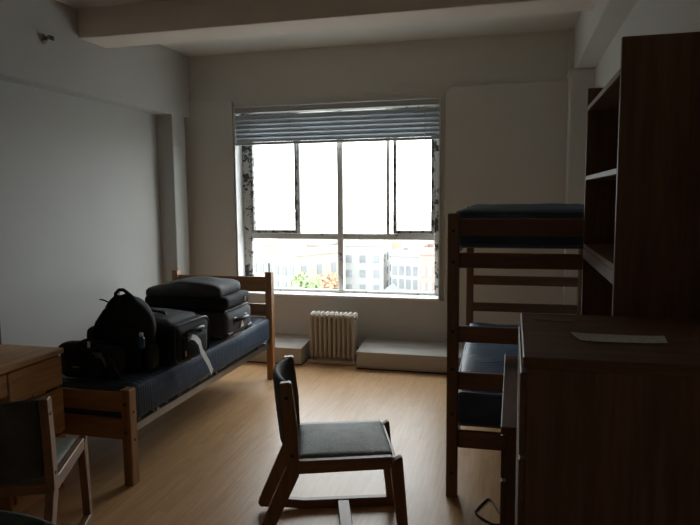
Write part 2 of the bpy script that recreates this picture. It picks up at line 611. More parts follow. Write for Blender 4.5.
sash(-1.140, -.738, -1.125)
obj('window_stool', B(OX0 + .001, OX1 - .001, 5.925, 6.13, OZ0 - .004, OZ0 + .022, bev=.006), MT['sill'], w1)
obj('outer_sill', B(OX0, OX1, 6.165, 6.38, OZ0 - .05, OZ0 + .012, bev=.004), MT['sill'], w1)

# venetian blind, pulled most of the way up
bl = thing('venetian_blind', 'grey venetian blind pulled up at the top of the window', 'blind', (-1.7055, 5.985, 2.12))
bw = 1.027
obj('head_rail', B(-bw, bw, -.028, .028, .318, .372, bev=.004), MT['blindrail'], bl)
slat_me = None
for i in range(6):
    z = .052 + i * .0445
    if slat_me is None:
        bm = bmesh.new()
        prof = []
        for k in range(7):
            s = -1 + k / 3.0
            prof.append((s * .0255, .004 * (1 - s * s)))
        tilt = math.radians(66)
        ct, st = math.cos(tilt), math.sin(tilt)
        pr = [(y * ct - q * st, y * st + q * ct) for y, q in prof]
        pr2 = [(y * ct - (q - .0022) * st, y * st + (q - .0022) * ct) for y, q in prof[::-1]]
        prism(bm, pr + pr2, -bw, bw, 0, 'yz')
        so = obj('slat', bm, MT['blind'], bl, loc=(0, 0, z))
        slat_me = so.data
    else:
        so = bpy.data.objects.new('slat', slat_me)
        COL.objects.link(so)
        so.parent = bl
        so.location = (0, 0, z)
obj('bottom_rail', B(-bw, bw, -.026, .026, 0, .026, bev=.005), MT['blindrail'], bl)
for x in (-.85, -.42, .30, .78):
    bm = bmesh.new()
    for y in (-.030, .030):
        tube(bm, [(x, y, .01), (x, y, .345)], .0022, 5)
    obj('ladder_cord', bm, MT['cord'], bl)
bm = bmesh.new()
tube(bm, [(.90, -.034, .33), (.90, -.036, .1), (.902, -.036, -.10)], .004, 6)
obj('tilt_wand', bm, MT['cord'], bl)

# ------------------------------------------------------------------ radiator
rad = thing('radiator', 'painted cast iron column radiator standing under the window', 'radiator', (-1.655, 5.735, 0))
bm = bmesh.new()
for y in (-.06, 0, .06):
    lathe(bm, [(.006, .058), (.016, .064), (.0185, .085), (.0165, .12), (.0165, .42), (.0185, .45), (.016, .478), (.006, .485)], 0, y, 10)
for z, r in ((.095, .021), (.452, .021)):
    tube(bm, [(0, -.055, z), (0, .055, z)], r, 8)
    tube(bm, [(-.024, 0, z), (.024, 0, z)], .024, 10)
box(bm, -.012, .012, -.05, .05, .462, .492, bev=.009, seg=2)
sec = None
for i in range(10):
    x = -.207 + i * .046
    if sec is None:
        so = obj('section', bm, MT['rad'], rad, True, (x, 0, 0))
        sec = so.data
    else:
        so = bpy.data.objects.new('section', sec)
        COL.objects.link(so)
        so.parent = rad
        so.location = (x, 0, 0)
for x in (-.207, .207):
    for y in (-.055, .055):
        obj('foot', lathe(bmesh.new(), [(.022, 0), (.018, .012), (.012, .05), (.014, .09)], x, y, 8), MT['rad'], rad, True)
bm = bmesh.new()
tube(bm, [(.22, 0, .095), (.248, 0, .095), (.252, 0, .08), (.252, 0, 0)], .013, 8)
obj('supply_pipe', bm, MT['rad'], rad, True)
obj('front_bar', B(-.235, .235, -.105, -.09, .008, .040, bev=.004), MT['rad'], rad)
obj('valve', lathe(bmesh.new(), [(.012, .06), (.02, .07), (.02, .12), (.014, .13), (.014, .145), (.022, .15), (.022, .165)], .252, 0, 10), MT['brass'], rad, True)

# ------------------------------------------------------------------ beds
def mattress(name, label, loc, size, rz=0, group=None, wr=0.0):
    L = size[1]
    def fn(p, u):
        side = max(abs(u[0]), 0)
        # vertical ribs of the quilted ticking on the side walls and shallow ribs across the top
        ribs = math.sin(p.y * 2 * math.pi / .047 + 1.5 * noise.noise(Vector((p.y * 3, p.z * 9, 0))))
        if abs(u[0]) > .97:
            p.x += math.copysign(.0075 * ribs, u[0])
        elif abs(u[2]) > .97:
            p.z += .0035 * ribs
        if u[2] > .9:
            p.z += .010 * noise.noise(Vector((p.x * 3, p.y * 2.2, 4.0)))
            if wr:
                d = p.y * .9 + p.x * .55 + .15 * noise.noise(Vector((p.x * 4, p.y * 4, 9)))
                p.z += wr * max(0, math.sin(d * 13.0)) ** 3
        return p
    bm = soft(bmesh.new(), (0, 0, size[2] / 2), size, .035, (14, 260, 6), .006, 0, fn)
    o = obj(name, bm, MT['navy'], None, True, loc)
    o.rotation_euler = (0, 0, rz)
    tag(o, label, 'mattress', group)
    # welt along the bottom and top edge
    hx, hy = size[0] / 2 - .004, L / 2 - .004
    for z in (.018, size[2] - .016):
        bm = bmesh.new()
        r = .05
        pts = []
        for cx, cy, a0 in ((hx - r, hy - r, 0), (-hx + r, hy - r, 90), (-hx + r, -hy + r, 180), (hx - r, -hy + r, 270)):
            for k in range(5):
                a = math.radians(a0 + k * 22.5)
                pts.append((cx + r * math.cos(a), cy + r * math.sin(a), z))
        tube(bm, pts, .006, 6, True)
        obj('piping', bm, MT['navy'], o, True)
    return o

def bed_end(root, y, xs, ztop, rails, W, pin=False, rail_names='cross_rail', bolts=()):
    for x in xs:
        p = obj('post', B(x - .029, x + .029, y - .034, y + .034, 0, ztop, bev=.005), W['z'], root)
        for z in bolts:
            obj('bolt', lathe(bmesh.new(), [(.009, y - .0375), (.009, y - .030)], x, z, 8, 'y'), MT['bolt'], p)
            s = 1 if x > 0 else -1
            xx = sorted((x + s * .0315, x + s * .026))
            obj('bolt', lathe(bmesh.new(), [(.008, xx[0]), (.008, xx[1])], y, z - .05, 8, 'x'), MT['bolt'], p)
        if pin and x > 0:
            obj('bunk_pin', lathe(bmesh.new(), [(.006, ztop - .01), (.006, ztop + .075), (.003, ztop + .08)], x, y, 8), MT['steel'], p)
    for z0, z1 in rails:
        obj('cross_rail', B(xs[0] + .029, xs[1] - .029, y - .013, y + .013, z0, z1, bev=.004), W['x'], root)

def bed_deck(root, x0, x1, y0, y1, z):
    # steel angle rails hang a little below the slats that carry the mattress
    for s, x in ((-1, x0), (1, x1)):
        bm = B(min(x, x - s * .004), max(x, x - s * .004), y0, y1, z - .067, z - .022)
        xa, xb = sorted((x, x - s * .040))
        box(bm, xa, xb, y0, y1, z - .025, z - .021)
        obj('side_rail', bm, MT['steel'], root)
        for k in range(3):
            yy = y0 + .25 + (y1 - y0 - .5) * k / 2
            obj('hanger', B(min(x, x - s * .03), max(x, x - s * .03), yy - .012, yy + .012, z - .022, z - .006), MT['steel'], root)
    n = 14
    sl = None
    for i in range(n):
        y = y0 + .06 + (y1 - y0 - .12) * i / (n - 1)
        if sl is None:
            o = obj('deck_slat', B(x0 + .004, x1 - .004, -.016, .016, -.011, -.006), MT['steel'], root, False, (0, y, z))
            sl = o.data
        else:
            o = bpy.data.objects.new('deck_slat', sl)
            COL.objects.link(o)
            o.parent = root
            o.location = (0, y, z)
    bm = bmesh.new()
    for k in range(7):
        x = x0 + .08 + (x1 - x0 - .16) * k / 6
        tube(bm, [(x, y0 + .02, z - .003), (x, y1 - .02, z - .003)], .003, 5)
    obj('deck_wire', bm, MT['steel'], root)

# single bed by the left wall; local origin at the foot of its middle
bx, by = -2.502, 4.02
bed = thing('single_bed', 'oak single bed with luggage piled on it along the left wall', 'bed', (bx, by, 0))
xs = (-.452, .452)
bed_end(bed, -1.045, xs, .552, ((.415, .526), (.257, .372)), WB, bolts=(.47, .31))
bed_end(bed, 1.075, xs, .952, ((.773, .906), (.558, .666), (.27, .37)), WB, True)
bed_deck(bed, -.455, .458, -1.01, 1.04, .354)
mattress('bed_mattress', 'ribbed navy mattress under the black luggage', (bx + .012, by + .015, .349), (.90, 2.03, .208))

# bunk bed by the right wall
bn = thing('bunk_bed', 'dark oak bunk bed standing against the right wall', 'bed', (.122, 4.245, 0), math.radians(1.2))
xs = (-.435, .435)
zb = (.90, .70, .46, .14, 1.26, 1.42)
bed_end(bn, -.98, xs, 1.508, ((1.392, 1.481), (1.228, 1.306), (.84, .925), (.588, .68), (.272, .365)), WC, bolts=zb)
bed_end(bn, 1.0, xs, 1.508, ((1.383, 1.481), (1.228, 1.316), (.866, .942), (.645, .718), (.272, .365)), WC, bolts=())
bed_deck(bn, -.438, .438, -.945, .965, .370)
bed_deck(bn, -.438, .438, -.945, .965, 1.335)
mattress('lower_bunk_mattress', 'creased navy mattress on the lower bunk', (.122, 4.255, .367), (.86, 1.88, .185), math.radians(1.2), None, .012)
mattress('upper_bunk_mattress', 'navy mattress on the upper bunk, level with the post tops', (.122, 4.255, 1.332), (.86, 1.88, .19), math.radians(1.2))

# ------------------------------------------------------------------ chairs
def make_chair():
    t = thing('side_chair', '', 'chair')
    for s in (-1, 1):
        y0, y1 = (.205, .24) if s > 0 else (-.24, -.205)
        post = obj('back_post', prism(bmesh.new(), [(-.268, .40), (-.210, .40), (-.216, .60), (-.238, .795), (-.246, .803), (-.288, .800), (-.292, .79), (-.274, .60)], y0, y1, .003), WH['z'], t)
        for z, x in ((.735, -.262), (.475, -.240)):
            ya, yb = (y1 - .002, y1 + .003) if s > 0 else (y0 - .003, y0 + .002)
            obj('bolt', lathe(bmesh.new(), [(.009, ya), (.009, yb)], x, z, 8, 'y'), MT['bolt'], post)
        obj('leg', prism(bmesh.new(), [(-.266, .425), (-.21, .385), (-.375, .035), (-.428, .055)], y0 + .001, y1 - .001, .003), WH['z'], t)
        obj('leg', prism(bmesh.new(), [(.190, .42), (.236, .452), (.246, .445), (.278, .04), (.232, .04)], y0, y1, .003), WH['z'], t)
        obj('side_rail', prism(bmesh.new(), [(-.23, .448), (.20, .452), (.20, .396), (-.23, .388)], y0 + .0015, y1 - .0015, .003), WH['x'], t)
        obj('runner', prism(bmesh.new(), [(-.432, .042), (-.425, .066), (-.395, .070), (-.19, .046), (.27, .046), (.285, .036), (.285, 0), (-.17, 0), (-.42, .022)], y0, y1, .003), WH['x'], t)
    obj('stretcher', B(-.025, .035, -.206, .206, .018, .042, bev=.003), WH['y'], t)
    obj('seat_rail', B(.196, .222, -.206, .206, .385, .435, bev=.003), WH['y'], t)
    obj('seat_rail', B(-.245, -.22, -.206, .206, .385, .430, bev=.003), WH['y'], t)
    def crown(p, u):
        if u[2] > .5:
            p.z += .010 * (1 - u[0] ** 2) * (1 - u[1] ** 2)
        return p
    obj('seat', soft(bmesh.new(), (-.005, 0, .440), (.425, .408, .036), .014, (18, 18, 4), 0, .0015, crown), MT['green'], t, True)
    def curve(p, u):
        z = p.z
        p.x -= .048 * (1 - u[1] ** 2)
        p.x += -.09 * (z) - .05 * z * z
        return p
    obj('backrest', soft(bmesh.new(), (-.250, 0, .632), (.034, .408, .335), .015, (4, 18, 14), .004, .001, curve), MT['green_shaded'], t, True)
    return t

chair = make_chair()
def set_chair(c, loc, deg, label):
    c.location = loc
    c.rotation_euler = (0, 0, math.radians(deg))
    c['label'] = label
    c['group'] = 'wooden side chairs with green seats'
def chair_at_back(px, py, deg):
    """centre of the back top at (px,py) -> chair origin"""
    a = math.radians(deg)
    return (px + .236 * math.cos(a), py + .236 * math.sin(a), 0)
set_chair(chair, chair_at_back(-.986, 2.72, 18.5), 18.5, 'green-cushioned wooden chair standing alone in the middle of the open floor')
ch2 = copy_tree(chair)
set_chair(ch2, chair_at_back(-2.035, 2.02, 113), 113, 'green-cushioned wooden chair drawn up beside the left desk, back to the room')
ch3 = copy_tree(chair)
set_chair(ch3, chair_at_back(-1.27, 1.185, -84), -84, 'wooden chair with dark rounded back, its back turned to the window and beds')

# ------------------------------------------------------------------ left desk and hutch
dk = thing('writing_desk', 'oak desk with drawers standing against the left wall', 'desk', (-2.685, 2.325, 0))
# local: x -.315 (back) .. .315 (front), y -.55 .. .545
obj('desk_top', B(-.315, .318, -.55, .548, .762, .790, bev=.003), WD['y'], dk)
obj('side_panel', B(-.305, .285, .520, .542, 0, .762, bev=.002), WD['z'], dk)
obj('side_panel', B(-.305, .285, -.545, -.523, 0, .762, bev=.002), WD['z'], dk)
obj('partition', B(-.305, .285, .150, .170, .06, .762, bev=.002), WD['z'], dk)
obj('back_panel', B(-.305, -.287, -.523, .520, .25, .762), WD['y'], dk)
obj('front_rail', B(.262, .284, -.523, .520, .742, .762), WD['y'], dk)
for z0, z1 in ((.585, .748), (.325, .570), (.075, .310)):
    d = obj('drawer', B(.285, .305, .165, .540, z0, z1, bev=.003), WD['y'], dk)
    obj('drawer_box', B(-.20, .285, .180, .512, z0 + .01, z1 - .03), WD['x'], d)
    obj('pull', B(.292, .316, .31, .40, z0 - .004, z0 + .014, bev=.004), WD['y'], d)
d = obj('drawer', B(.285, .305, -.520, .157, .640, .748, bev=.003), WD['y'], dk)
obj('drawer_box', B(-.20, .285, -.50, .140, .65, .72), WD['x'], d)
obj('pull', B(.292, .316, -.24, -.13, .636, .654, bev=.004), WD['y'], d)
obj('plinth', B(-.29, .27, .170, .520, .0, .06), WD['y'], dk)

ht = thing('desk_hutch', 'oak hutch standing on the back of the left desk', 'shelf', (-2.875, 2.325, .7905))
obj('side_panel', B(-.110, .108, .515, .540, 0, 1.05, bev=.002), WT['z'], ht)
obj('side_panel', B(-.110, .108, -.540, -.515, 0, 1.05, bev=.002), WT['z'], ht)
obj('back_panel', B(-.110, -.098, -.515, .515, .02, 1.05), WT['y'], ht)
for z in (.30, .66, 1.02):
    obj('shelf', B(-.098, .100, -.515, .515, z, z + .022, bev=.002), WT['y'], ht)

# ------------------------------------------------------------------ right desk, bookcase, dresser
XRI = XR - .006
rd = thing('study_desk', 'dark oak desk between the bunk bed and the tall chest, under the bookcase', 'desk', (.30, 2.72, 0))
# world: x -.03..XRI, y 2.31..3.42
x0, x1, y0, y1 = -.328, XRI - .30, -.548, .482
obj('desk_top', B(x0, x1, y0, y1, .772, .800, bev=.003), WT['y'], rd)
obj('side_panel', B(x0 + .022, x1, y0 + .004, y0 + .028, 0, .772, bev=.002), WT['z'], rd)
obj('side_panel', B(x0 + .022, x1, y1 - .028, y1 - .004, 0, .772, bev=.002), WT['z'], rd)
obj('partition', B(x0 + .022, x1, y0 + .40, y0 + .42, .06, .772, bev=.002), WT['z'], rd)
obj('back_panel', B(x1 - .02, x1, y0 + .028, y1 - .028, .25, .772), WT['y'], rd)
for z0, z1 in ((.61, .766), (.345, .598), (.08, .333)):
    d = obj('drawer', B(x0 + .002, x0 + .022, y0 + .006, y0 + .415, z0, z1, bev=.003), WT['y'], rd)
    obj('drawer_box', B(x0 + .022, x0 + .48, y0 + .035, y0 + .395, z0 + .01, z1 - .03), WT['x'], d)
d = obj('drawer', B(x0 + .002, x0 + .022, y0 + .423, y1 - .006, .665, .766, bev=.003), WT['y'], rd)
obj('drawer_box', B(x0 + .022, x0 + .48, y0 + .44, y1 - .04, .675, .74), WT['x'], d)
obj('plinth', B(x0 + .04, x1 - .02, y0 + .028, y0 + .40, 0, .06), WT['y'], rd)

bk = thing('bookcase', 'tall dark oak open bookcase standing on the right desk', 'bookcase', (.48, 2.655, .8005))
bx0, bx1, by0, by1 = .3215 - .48, XRI - .48, 2.18 - 2.655, 3.13 - 2.655
ZD = .8005
zt = 2.0885 - ZD
obj('side_panel', B(bx0, bx1, by0, by0 + .02, 0, zt, bev=.002), WT['z'], bk)
obj('side_panel', B(bx0, bx1, by1 - .02, by1, 0, zt - .01, bev=.002), WT['z'], bk)
obj('back_panel', B(bx1 - .008, bx1, by0 + .02, by1 - .02, 0, 1.98 - ZD), WT['y'], bk)
for z in (1.983, 1.668):
    obj('shelf', B(bx0, bx1 - .008, by0 + .02, by1 - .02, z - ZD - .006, z - ZD + .015, bev=.002), WT['y'], bk)
obj('shelf', B(bx0, bx1 - .008, by0 + .02, by1 - .02, 1.369 - ZD - .02, 1.369 - ZD, bev=.002), WT['y'], bk)
obj('apron', B(bx0, bx0 + .02, by0 + .02, by1 - .02, 1.301 - ZD, 1.3485 - ZD, bev=.002), WT['y'], bk)

dr = thing('chest_of_drawers', 'tall dark oak chest of drawers with papers lying on its top', 'dresser', (.335, 1.85, 0))
x0, x1, y0, y1 = .032 - .335, XRI - .335, -.292, .294
obj('chest_top', B(x0 - .002, x1, y0 - .004, y1 + .004, 1.180, 1.208, bev=.003), WT['x'], dr)
obj('side_panel', B(x0 + .008, x1, y0, y0 + .022, 0, 1.180, bev=.002), WT['z'], dr)
obj('side_panel', B(x0 + .008, x1, y1 - .022, y1, 0, 1.180, bev=.002), WT['z'], dr)
obj('back_panel', B(x1 - .012, x1, y0 + .022, y1 - .022, .05, 1.180), WT['y'], dr)
nd = 5
for i in range(nd):
    z0 = .07 + i * .221
    d = obj('drawer', B(x0 - .008, x0 + .008, y0 + .003, y1 - .003, z0, z0 + .212, bev=.003), WT['y'], dr)
    obj('drawer_box', B(x0 + .008, x1 - .06, y0 + .03, y1 - .03, z0 + .012, z0 + .17), WT['x'], d)
obj('plinth', B(x0 + .03, x1 - .02, y0 + .022, y1 - .022, 0, .065), WT['y'], dr)

def sheet(name, label, cat, corners, z, th, mat, curl=0.0, n=8):
    cx = sum(c[0] for c in corners) / 4
    cy = sum(c[1] for c in corners) / 4
    bm = bmesh.new()
    top, bot = [], []
    for i in range(n + 1):
        for j in range(n + 1):
            u, v = i / n, j / n
            a = Vector(corners[0]).lerp(Vector(corners[1]), u)
            b = Vector(corners[3]).lerp(Vector(corners[2]), u)
            p = a.lerp(b, v)
            h = curl * ((2 * u - 1) ** 4 * .7 + (2 * v - 1) ** 2 * .3)
            top.append(bm.verts.new((p.x - cx, p.y - cy, h + th)))
            bot.append(bm.verts.new((p.x - cx, p.y - cy, h)))
    w = n + 1
    for i in range(n):
        for j in range(n):
            q = (i * w + j, i * w + j + 1, (i + 1) * w + j + 1, (i + 1) * w + j)
            bm.faces.new([top[k] for k in q][::-1])
            bm.faces.new([bot[k] for k in q])
    edge = [(0, j) for j in range(n)] + [(i, n) for i in range(n)] + [(n, n - j) for j in range(n)] + [(n - i, 0) for i in range(n)]
    for k in range(len(edge)):
        a, b = edge[k], edge[(k + 1) % len(edge)]
        ia, ib = a[0] * w + a[1], b[0] * w + b[1]
        bm.faces.new((top[ia], top[ib], bot[ib], bot[ia]))
    bmesh.ops.recalc_face_normals(bm, faces=bm.faces[:])
    return tag(obj(name, bm, mat, None, False, (cx, cy, z)), label, cat)
sheet('paper_sheet', 'grey-white printed sheet lying on the chest of drawers', 'paper', [(.163, 1.845), (.406, 1.847), (.396, 1.761), (.180, 1.749)], 1.2085, .0008, MT['paper'], .004)
sheet('card_strip', 'narrow tan card strip lying at the rear of the chest top', 'card', [(.066, 2.065), (.188, 2.05), (.188, 2.01), (.071, 2.025)], 1.2085, .002, MT['strip'], .0)

bm = bmesh.new()
pts = []
key = [(-.005, 3.02), (-.06, 2.99), (-.115, 3.03), (-.158, 3.085), (-.15, 3.13), (-.125, 3.2), (-.099, 3.25), (-.075, 3.21), (-.045, 3.12), (-.02, 3.06), (.02, 3.0), (.10, 2.96)]
for i in range(len(key) - 1):
    p0, p1, p2, p3 = [Vector((*key[max(0, min(len(key) - 1, i + k))], 0)) for k in (-1, 0, 1, 2)]
    for s in range(5):
        t = s / 5
        q = .5 * ((2 * p1) + (p2 - p0) * t + (2 * p0 - 5 * p1 + 4 * p2 - p3) * t * t + (3 * p1 - p0 - 3 * p2 + p3) * t ** 3)
        pts.append((q.x, q.y, .0045 + (.004 if 40 < len(pts) < 50 else 0)))
tube(bm, pts, .0042, 6)
tag(obj('power_cable', bm, MT['rubber'], None, True), 'black cable looped on the floor beside the right desk', 'cable')

# ------------------------------------------------------------------ luggage on the bed
ZM = .566
def ring_tube(bm, x, y0, y1, z0, z1, rc, r):
    pts = []
    for cy, cz, a0 in ((y1 - rc, z1 - rc, 0), (y0 + rc, z1 - rc, 90), (y0 + rc, z0 + rc, 180), (y1 - rc, z0 + rc, 270)):
        for k in range(6):
            a = math.radians(a0 + k * 18)
            pts.append((x, cy + rc * math.cos(a), cz + rc * math.sin(a)))
    tube(bm, pts, r, 6, True)
    return bm

# large suitcase, handle end towards the room
s1 = thing('large_suitcase', 'large charcoal suitcase lying flat on the bed under a second case', 'suitcase', (-2.335, 4.30, ZM + .010))
obj('shell', soft(bmesh.new(), (0, 0, .102), (.72, .46, .200), .045, (16, 14, 8), .008, .006, None, 1), MT['char'], s1, True)
obj('piping', ring_tube(bmesh.new(), .335, -.232, .232, .001, .203, .045, .006), MT['trimb'], s1, True)
obj('piping', ring_tube(bmesh.new(), -.335, -.232, .232, .001, .203, .045, .006), MT['trimb'], s1, True)
bm = bmesh.new()
tube(bm, [(.36, -.09, .115), (.385, -.085, .12), (.398, -.05, .128), (.402, 0, .13), (.398, .05, .128), (.385, .085, .12), (.36, .09, .115)], [.012, .012, .015, .016, .015, .012, .012], 8)
obj('grab_handle', bm, MT['trimb'], s1, True)
for y in (-.09, .09):
    obj('handle_mount', B(.352, .372, y - .03, y + .03, .085, .145, bev=.006), MT['trimb'], s1)
obj('address_tag', prism(bmesh.new(), [(-.03, .055), (.03, .055), (.012, .115), (-.004, .115)], .376, .379, 0, 'yz'), MT['tag'], s1)
for y in (-.17, .17):
    obj('corner_guard', soft(bmesh.new(), (.34, y, .03), (.05, .11, .05), .02, (6, 6, 6)), MT['trimb'], s1, True)

# soft case on top of it
s2 = thing('soft_case', 'black soft-sided case with raised front pocket, stacked on the large suitcase', 'suitcase', (-2.34, 4.285, ZM + .2265), math.radians(1))
obj('shell', soft(bmesh.new(), (.035, 0, .045), (.665, .44, .088), .030, (18, 14, 6), .004, .005, None, 3), MT['black'], s2, True)
def hump(p, u):
    k = (p.x + .36) / .72
    f = .30 + .95 * math.sin(min(1, max(0, k * .78 + .06)) * math.pi) ** .8
    p.z = (p.z + .046) * f - .046
    return p
obj('front_pocket', soft(bmesh.new(), (.0, .0, .118), (.60, .40, .092), .030, (20, 14, 6), .012, .008, hump, 5), MT['char'], s2, True)
obj('zipper', ring_tube(bmesh.new(), .358, -.205, .205, .028, .034, .002, .004), MT['trimb'], s2)
bm = bmesh.new()
lathe(bm, [(.010, .366), (.012, .372), (.008, .378)], .10, .052, 8, 'x')
box(bm, .368, .374, .092, .108, .018, .05, bev=.002)
obj('zip_pull', bm, MT['chrome'], s2)
obj('name_patch', B(.15, .20, .06, .075, .150, .1535), MT['white'], s2)
bm = bmesh.new()
tube(bm, [(.17, -.19, .120), (.12, -.10, .160), (.10, 0, .172), (.13, .10, .160), (.17, .19, .120)], .006, 6)
obj('seam_piping', bm, MT['black'], s2, True)

# carry-on
s3 = thing('carry_on_bag', 'black soft carry-on bag with a white airline tag hanging from its handle', 'suitcase', (-2.245, 3.605, ZM + .001), math.radians(-3))
obj('shell', soft(bmesh.new(), (.02, 0, .127), (.50, .41, .248), .050, (16, 14, 10), .010, .006, None, 7), MT['black'], s3, True)
def slope(p, u):
    p.z -= .05 * max(0, p.x + .05)
    return p
obj('lid_pocket', soft(bmesh.new(), (0, 0, .258), (.40, .34, .055), .025, (12, 12, 6), .012, .006, slope, 9), MT['char'], s3, True)
obj('end_pocket', soft(bmesh.new(), (.268, .0, .095), (.05, .28, .15), .022, (6, 12, 8), .008, .004, None, 11), MT['black'], s3, True)
obj('piping', ring_tube(bmesh.new(), .262, -.202, .202, .006, .248, .05, .006), MT['trimb'], s3, True)
bm = bmesh.new()
tube(bm, [(.275, -.08, .19), (.30, -.075, .198), (.312, -.03, .204), (.312, .03, .204), (.30, .075, .198), (.275, .08, .19)], .011, 8)
obj('grab_handle', bm, MT['trimb'], s3, True)
for y in (-.08, .08):
    obj('buckle', B(.272, .292, y - .014, y + .014, .165, .20, bev=.004), MT['grey'], s3)
bm = bmesh.new()
tube(bm, [(-.10, -.04, .275), (-.09, -.04, .305), (0, -.04, .310), (.09, -.04, .298), (.10, -.04, .268)], .010, 8)
obj('top_handle', bm, MT['trimb'], s3, True)
obj('zip_pull', B(.296, .300, -.145, -.135, .05, .085), MT['chrome'], s3)
bm = bmesh.new()
path = [(.300, -.105, .150), (.312, -.09, .165), (.320, -.055, .150), (.322, -.015, .112), (.318, .01, .055), (.320, .05, .0), (.324, .085, -.05), (.330, .105, -.10), (.329, .120, -.115)]
vs_ = []
for i, p in enumerate(path):
    wdt = .030 if i not in (0,) else .022
    vs_.append([bm.verts.new((p[0] + .008, p[1] - wdt * .85, p[2] - wdt * .35)), bm.verts.new((p[0] - .008, p[1] + wdt * .85, p[2] + wdt * .35)),
                bm.verts.new((p[0] - .0065, p[1] + wdt * .85, p[2] + wdt * .35)), bm.verts.new((p[0] + .0095, p[1] - wdt * .85, p[2] - wdt * .35))])
for A, Bq in zip(vs_, vs_[1:]):
    for k in range(4):
        bm.faces.new((A[k], A[(k + 1) % 4], Bq[(k + 1) % 4], Bq[k]))
bm.faces.new(vs_[0])
bm.faces.new(vs_[-1][::-1])
bmesh.ops.recalc_face_normals(bm, faces=bm.faces[:])
obj('airline_tag', bm, MT['thin'], s3)['label'] = 'white paper airline tag'

# backpack
bp_ = thing('backpack', 'black backpack standing upright with a top loop, bottle in its side pocket', 'backpack', (-2.270, 3.283, ZM + .006), math.radians(4))
def bag(p, u):
    k = (p.z + .22) / .44
    w = 1.0 if k < .40 else 1.0 - (.50 if p.x > 0 else .66) * ((k - .40) / .60) ** (2.2 if p.x > 0 else 1.3)
    p.x *= w
    p.y *= .6 + .4 * w
    p.x += .02 * (k - .5)
    return p
obj('main_body', soft(bmesh.new(), (0, 0, .222), (.38, .135, .43), .055, (20, 12, 24), .012, .024, bag, 2), MT['black'], bp_, True)
def pock(p, u):
    p.x *= 1 - .25 * max(0, p.z / .13)
    return p
obj('front_pocket', soft(bmesh.new(), (.01, -.072, .140), (.27, .04, .24), .018, (12, 6, 12), .012, .006, pock, 4), MT['black'], bp_, True)
obj('side_pocket', soft(bmesh.new(), (.185, -.02, .085), (.05, .12, .15), .022, (6, 8, 8), .006, .004, None, 6), MT['black'], bp_, True)
obj('side_pocket', soft(bmesh.new(), (-.165, -.02, .17), (.075, .13, .17), .024, (6, 8, 8), .008, .006, None, 8), MT['black'], bp_, True)
bm = bmesh.new()
tube(bm, [(-.045, 0, .43), (-.042, 0, .458), (-.02, 0, .478), (.008, 0, .480), (.035, 0, .462), (.075, 0, .43), (.095, 0, .40)], .011, 8)
obj('top_loop', bm, MT['black'], bp_, True)
bm = bmesh.new()
tube(bm, [(-.04, -.04, .40), (-.085, -.06, .36), (-.125, -.085, .29), (-.15, -.09, .21), (-.165, -.08, .12), (-.15, -.06, .03)], .022, 8, False, .45)
obj('shoulder_strap', bm, MT['black'], bp_, True)
bm = bmesh.new()
tube(bm, [(-.09, 0, .40), (-.125, 0, .415), (-.15, .0, .418)], .005, 6)
obj('strap_end', bm, MT['black'], bp_, True)
obj('zip_pull', B(-.012, -.004, -.02, -.014, .455, .472), MT['chrome'], bp_)

bo = thing('water_bottle', 'small bottle with pale cap and blue body in the backpack side pocket', 'bottle', (-2.093, 3.190, ZM + .160))
obj('bottle_body', lathe(bmesh.new(), [(.018, 0), (.022, .006), (.022, .05), (.020, .06), (.011, .072)], 0, 0, 12), MT['blue'], bo, True)
obj('cap', lathe(bmesh.new(), [(.012, .070), (.012, .090), (.009, .092)], 0, 0, 12), MT['white'], bo, True)

# small shoulder bag at the foot of the bed
sb = thing('camera_bag', 'small black shoulder bag with strap at the foot of the bed', 'bag', (-2.335, 3.082, ZM + .006), math.radians(5))
obj('main_body', soft(bmesh.new(), (-.01, 0, .088), (.36, .13, .170), .04, (14, 8, 8), .012, .010, None, 13), MT['black'], sb, True)
obj('lid', soft(bmesh.new(), (-.06, -.005, .170), (.25, .135, .055), .026, (12, 8, 6), .012, .008, None, 14), MT['black'], sb, True)
obj('front_pocket', soft(bmesh.new(), (-.03, -.075, .07), (.22, .045, .11), .022, (10, 6, 8), .006, .005, None, 15), MT['black'], sb, True)
bm = bmesh.new()
tube(bm, [(-.10, -.03, .185), (-.03, -.05, .222), (.02, -.045, .238), (.05, -.04, .20), (.10, -.07, .175), (.16, -.09, .12), (.19, -.085, .05), (.20, -.07, .01)], .014, 8, False, .5)
obj('shoulder_strap', bm, MT['black'], sb, True)
bm = bmesh.new()
tube(bm, [(.05, -.095, .16), (.09, -.10, .155), (.12, -.105, .13), (.13, -.10, .09)], .013, 8, False, .5)
obj('webbing', bm, MT['grey'], sb, True)
obj('buckle', B(.075, .11, -.118, -.100, .14, .17, bev=.003), MT['grey'], sb)
obj('clip', B(.005, .022, -.075, -.066, .185, .222, bev=.003), MT['white'], sb)
obj('patch', B(-.075, -.035, -.105, -.1005, .075, .085), MT['yellow'], sb)

# ------------------------------------------------------------------ sprinkler on the wall beam
sp = thing('sprinkler_head', 'small dark sprinkler head sticking out high on the left wall', 'sprinkler', (-3.23, 3.895, 2.723))
obj('escutcheon', lathe(bmesh.new(), [(.035, 0.0), (.033, .006), (.022, .012), (.014, .014)], 0, 0, 16, 'x'), MT['brass'], sp, True)
obj('body', lathe(bmesh.new(), [(.013, .012), (.015, .03), (.011, .032), (.009, .04)], 0, 0, 12, 'x'), MT['brass'], sp, True)
bm = bmesh.new()
for s in (-1, 1):
    tube(bm, [(.03, s * .011, 0), (.045, s * .018, 0), (.062, s * .012, 0), (.07, 0, 0)], .003, 6)
obj('frame_arm', bm, MT['brass'], sp, True)
bm = B(.068, .072, -.022, .022, -.014, .014, bev=.001)
box(bm, .05, .072, -.022, .022, .012, .016, bev=.001)
obj('deflector', bm, MT['bolt'], sp)

